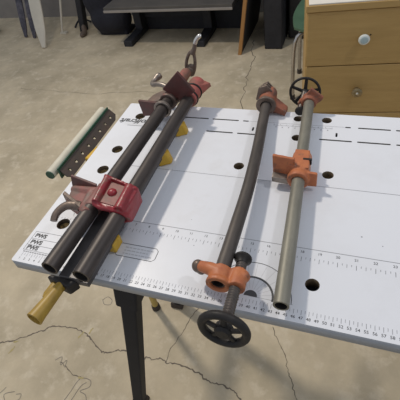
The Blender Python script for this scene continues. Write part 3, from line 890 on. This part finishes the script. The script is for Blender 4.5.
# ------------------------------------------------------------------ chair
cx, cy = 40, 205
chair = thing('chair', 'green plastic chair with chrome legs left of the chest of drawers', 'chair', (cx, cy, -H))
bm = BM()
n = 14
def seat_z(s, t):
    return -41.5 + 2.2 * s * s + 1.5 * max(0, t) ** 2 - 2.4 * max(0, -t - .6)
grid = [[None] * (n + 1) for _ in range(n + 1)]; g2 = [[None] * (n + 1) for _ in range(n + 1)]
for i in range(n + 1):
    for j in range(n + 1):
        s = i / n * 2 - 1; t = j / n * 2 - 1
        k = (1 - .12 * t * t) ; l = (1 - .12 * s * s)
        x, y, z = cx + s * 21 * k, cy + t * 20 * l, seat_z(s, t)
        grid[i][j] = bm.verts.new((x, y, z)); g2[i][j] = bm.verts.new((x, y, z - 1.2))
for i in range(n):
    for j in range(n):
        bm.faces.new((grid[i][j], grid[i + 1][j], grid[i + 1][j + 1], grid[i][j + 1]))
        bm.faces.new((g2[i][j], g2[i][j + 1], g2[i + 1][j + 1], g2[i + 1][j]))
for i in range(n):
    bm.faces.new((grid[i][0], g2[i][0], g2[i + 1][0], grid[i + 1][0])); bm.faces.new((grid[i][n], grid[i + 1][n], g2[i + 1][n], g2[i][n]))
    bm.faces.new((grid[0][i], grid[0][i + 1], g2[0][i + 1], g2[0][i])); bm.faces.new((grid[n][i], g2[n][i], g2[n][i + 1], grid[n][i + 1]))
obj('seat', bm, 'green_seat', chair, angle=60)
bm = BM()
prism(bm, [(cx - 18, cy + 19, -38), (cx + 18, cy + 19, -38), (cx + 20, cy + 22, -22), (cx + 17, cy + 25, -6), (cx - 17, cy + 25, -6), (cx - 20, cy + 22, -22)], (0, 1.2, .2))
obj('backrest', bm, 'green_seat', chair, bevel=.4)
for sx, sy in ((-1, -1), (1, -1), (-1, 1), (1, 1)):
    fx, fy = cx + sx * 16 - (3 if sx < 0 else 0), cy + sy * 15
    bm = BM(); tube(bm, spline([(cx + sx * 6, cy + sy * 12, -43.2), (cx + sx * 11, cy + sy * 13, -44.4), (fx + .8 * sx * -1, fy, -50), (fx, fy + sy * 1.2, -H + 1.4)], 5), 1.15, seg=12)
    lg = obj('leg', bm, 'chrome', chair)
    bm = BM(); cyl(bm, (fx, fy + sy * 1.2, -H), (fx, fy + sy * 1.2, -H + 3), 1.5, seg=14)
    obj('leg_tip', bm, 'rubber', lg)

# ------------------------------------------------------------------ low bench at the back
bt = thing('bench', 'low grey bench with black T shaped feet near the back wall', 'bench', (-75, 285, -H))
bm = BM(); box(bm, -135, -30, 250, 318, -53, -49.2)
tp = obj('bench_top', bm, 'bench_top', bt, bevel=.3)
bm = BM(); box(bm, -135.2, -29.8, 249.2, 250.1, -53.2, -51.4)
obj('edge_strip', bm, 'bench_edge', tp, bevel=.15)
for x in (-127, -62):
    bm = BM(); box(bm, x - 4, x + 4, 259, 316, -H, -H + 5)
    ft = obj('foot', bm, 'black', bt, bevel=.6)
    bm = BM(); box(bm, x - 3.5, x + 3.5, 284, 294, -H + 5, -53)
    obj('leg', bm, 'black', bt, bevel=.4)
bm = BM(); box(bm, -133, -34, 295.2, 298, -86, -53)
obj('shade_board', bm, 'black', bt, bevel=.3)  # added black board that darkens the space under the bench
bm = BM(); box(bm, -124, -64, 292, 295, -74, -62)
obj('crossbar', bm, 'black', bt, bevel=.4)
# bag below the bench's left end
bm = BM()
ball(bm, (-158, 288, -72), 17, 12, 14, 24)
ball(bm, (-149, 287, -72), 15, 12, 12, 24)
ball(bm, (-164, 290, -56), 15, 11, 18, 20)
box(bm, -168, -138, 283, 301, -86, -82)
bag = obj('bag', bm, 'navy', origin=(-155, 291, -86), remesh=1.6, smooth_it=10)
tag(bag, 'soft dark navy bag slumped on the floor at the left end of the grey bench', 'bag')
bm = BM(); lean(bm, -195, -189, 290, 297, -86, -40, .2)
bx = obj('case', bm, 'black', origin=(-192, 294, -86), bevel=.8)
tag(bx, 'tall narrow black case standing left of the dark navy bag', 'case')
bm = BM()
ball(bm, (-184.5, 280.6, -83.4), 2.6, 5.2, 2.6); ball(bm, (-184.5, 284, -81), 2.4, 2.8, 5)
sh = obj('shoe', bm, 'brown', origin=(-184.5, 282, -86), remesh=.5, smooth_it=5)
tag(sh, 'small brown shoe on the floor in front of the tall black case', 'shoe')

# ------------------------------------------------------------------ panel and dark case at the back
pn = thing('wood_panel', 'upright dark panel with an orange wooden front edge, right of the grey bench', 'panel', (-27, 270, -H))
bm = BM(); lean(bm, -27.6, -25.0, 246, 248.5, -H, 20)
obj('wooden_edge', bm, 'orange_wood', pn, bevel=.15)
bm = BM(); lean(bm, -27.4, -25.2, 248.5, 312, -H, 20)
obj('panel_face', bm, 'dark_face', pn)
bm = BM(); box(bm, -9.2, 4, 256, 310, -H, 6)
kc = obj('black_cabinet', bm, 'black', origin=(-3, 283, -H), bevel=.8)
tag(kc, 'narrow black cabinet standing against the right side of the orange edged panel', 'cabinet')
# dark body brought forward to stand in for shaded floor right of the panel
dk = thing('shade_cupboard', 'dark low block brought forward to stand in for floor shade, behind the green chair', 'shade_cupboard', (43, 300, -H))
bm = BM(); box(bm, 6, 80, 274, 328, -H + 1, 0)
obj('carcass', bm, 'dark_face', dk, bevel=.5)
for u0, u1 in ((7, 42), (43.5, 79)):
    bm = BM(); box(bm, u0, u1, 272.4, 273.95, -H + 2, -2)
    obj('door', bm, 'dark_face', dk, bevel=.4)

# ------------------------------------------------------------------ things leaning at the left back
def plank(name, m, B, T, wb, wt, th, label, cat, side=(1, 0, 0), tipround=True, grow=8):
    B = Vector(B); T = Vector(T); s = Vector(side).normalized(); d = (T - B)
    nrm = s.cross(d).normalized()
    bm = BM(); pts = []
    N = 12
    L = []; R = []
    for k in range(N + 1):
        t = k / N
        w = wb + (wt - wb) * min(1, t * grow)
        if tipround and t < .06: w = wb * .6
        c = B + d * t
        L.append(c - s * w / 2); R.append(c + s * w / 2)
    prism(bm, L + R[::-1], nrm * th)
    o = obj(name, bm, m, origin=tuple(B), bevel=th * .3)
    return tag(o, label, cat)
wb_ = plank('tapered_board', 'cream_board', (-212.7, 256, -H + .2), (-228, 322, 72), 6.5, 12.5, 1.6, 'long cream board tapering to a tip on the floor, leaning on the back wall', 'board')
t_ = .31
cen = Vector((-212.7, 256, -H + .2)).lerp(Vector((-228, 322, 72)), .205)
nb = Vector((1, 0, 0)).cross(Vector((-15.3, 66, 157.8))).normalized()
if nb.y > 0: nb = -nb
bm = BM(); lathe(bm, cen + nb * .02, nb, [(3.6, 0), (3.6, .12), (3.2, .18)], seg=20)
bm2 = obj('emblem_disc', bm, 'pen', wb_)
for xs, lab in (((-250.6, 279), 'left one of two narrow dark violet boards leaning on the back wall'), ((-238.6, 277), 'right one of two narrow dark violet boards, next to the cream tapered board')):
    plank('narrow_board', 'violet', (xs[0], xs[1], -H + .2), (xs[0] - 1.5, 324, 46), 5.0, 7.5, 1.4, lab, 'board')['group'] = 'dark boards leaning on the back wall'
st = thing('pole', 'thin cream pole with a small foot leaning on the wall, right of the boards', 'pole', (-212.9, 287, -H))
bm = BM(); cyl(bm, (-212.9, 287, -H + 1.0), (-198.3, 327, 33), 1.0, seg=14)
obj('shaft', bm, 'cream_board', st)
bm = BM(); box(bm, -214.5, -207.5, 285, 289.5, -H, -H + 1.8)
obj('foot', bm, 'cream_board', st, bevel=.3)
st = thing('stand', 'slender black stand with a splayed base between the cream pole and the black case', 'stand', (-204, 309, -H))
bm = BM(); cyl(bm, (-204, 309, -H + 4), (-198, 320, -10), 1.1, seg=14)
obj('upright', bm, 'black', st)
for a in (20, 140, 260):
    bm = BM(); tube(bm, spline([(-204, 309, -H + 5), (-204 + 5 * math.cos(math.radians(a)), 309 + 5 * math.sin(math.radians(a)), -H + 4), (-204 + 10 * math.cos(math.radians(a)), 309 + 10 * math.sin(math.radians(a)), -H + .9)], 4), .9, seg=10)
    obj('leg', bm, 'black', st)
bm = BM(); ball(bm, (-301, 288, -79), 9, 9, 7.2, 20); box(bm, -307, -296, 282, 294, -86, -80)
hb = obj('helmet', bm, 'black', origin=(-301, 288, -86), remesh=1.0, smooth_it=8)
tag(hb, 'round black object on the floor at the far left by the wall', 'object')
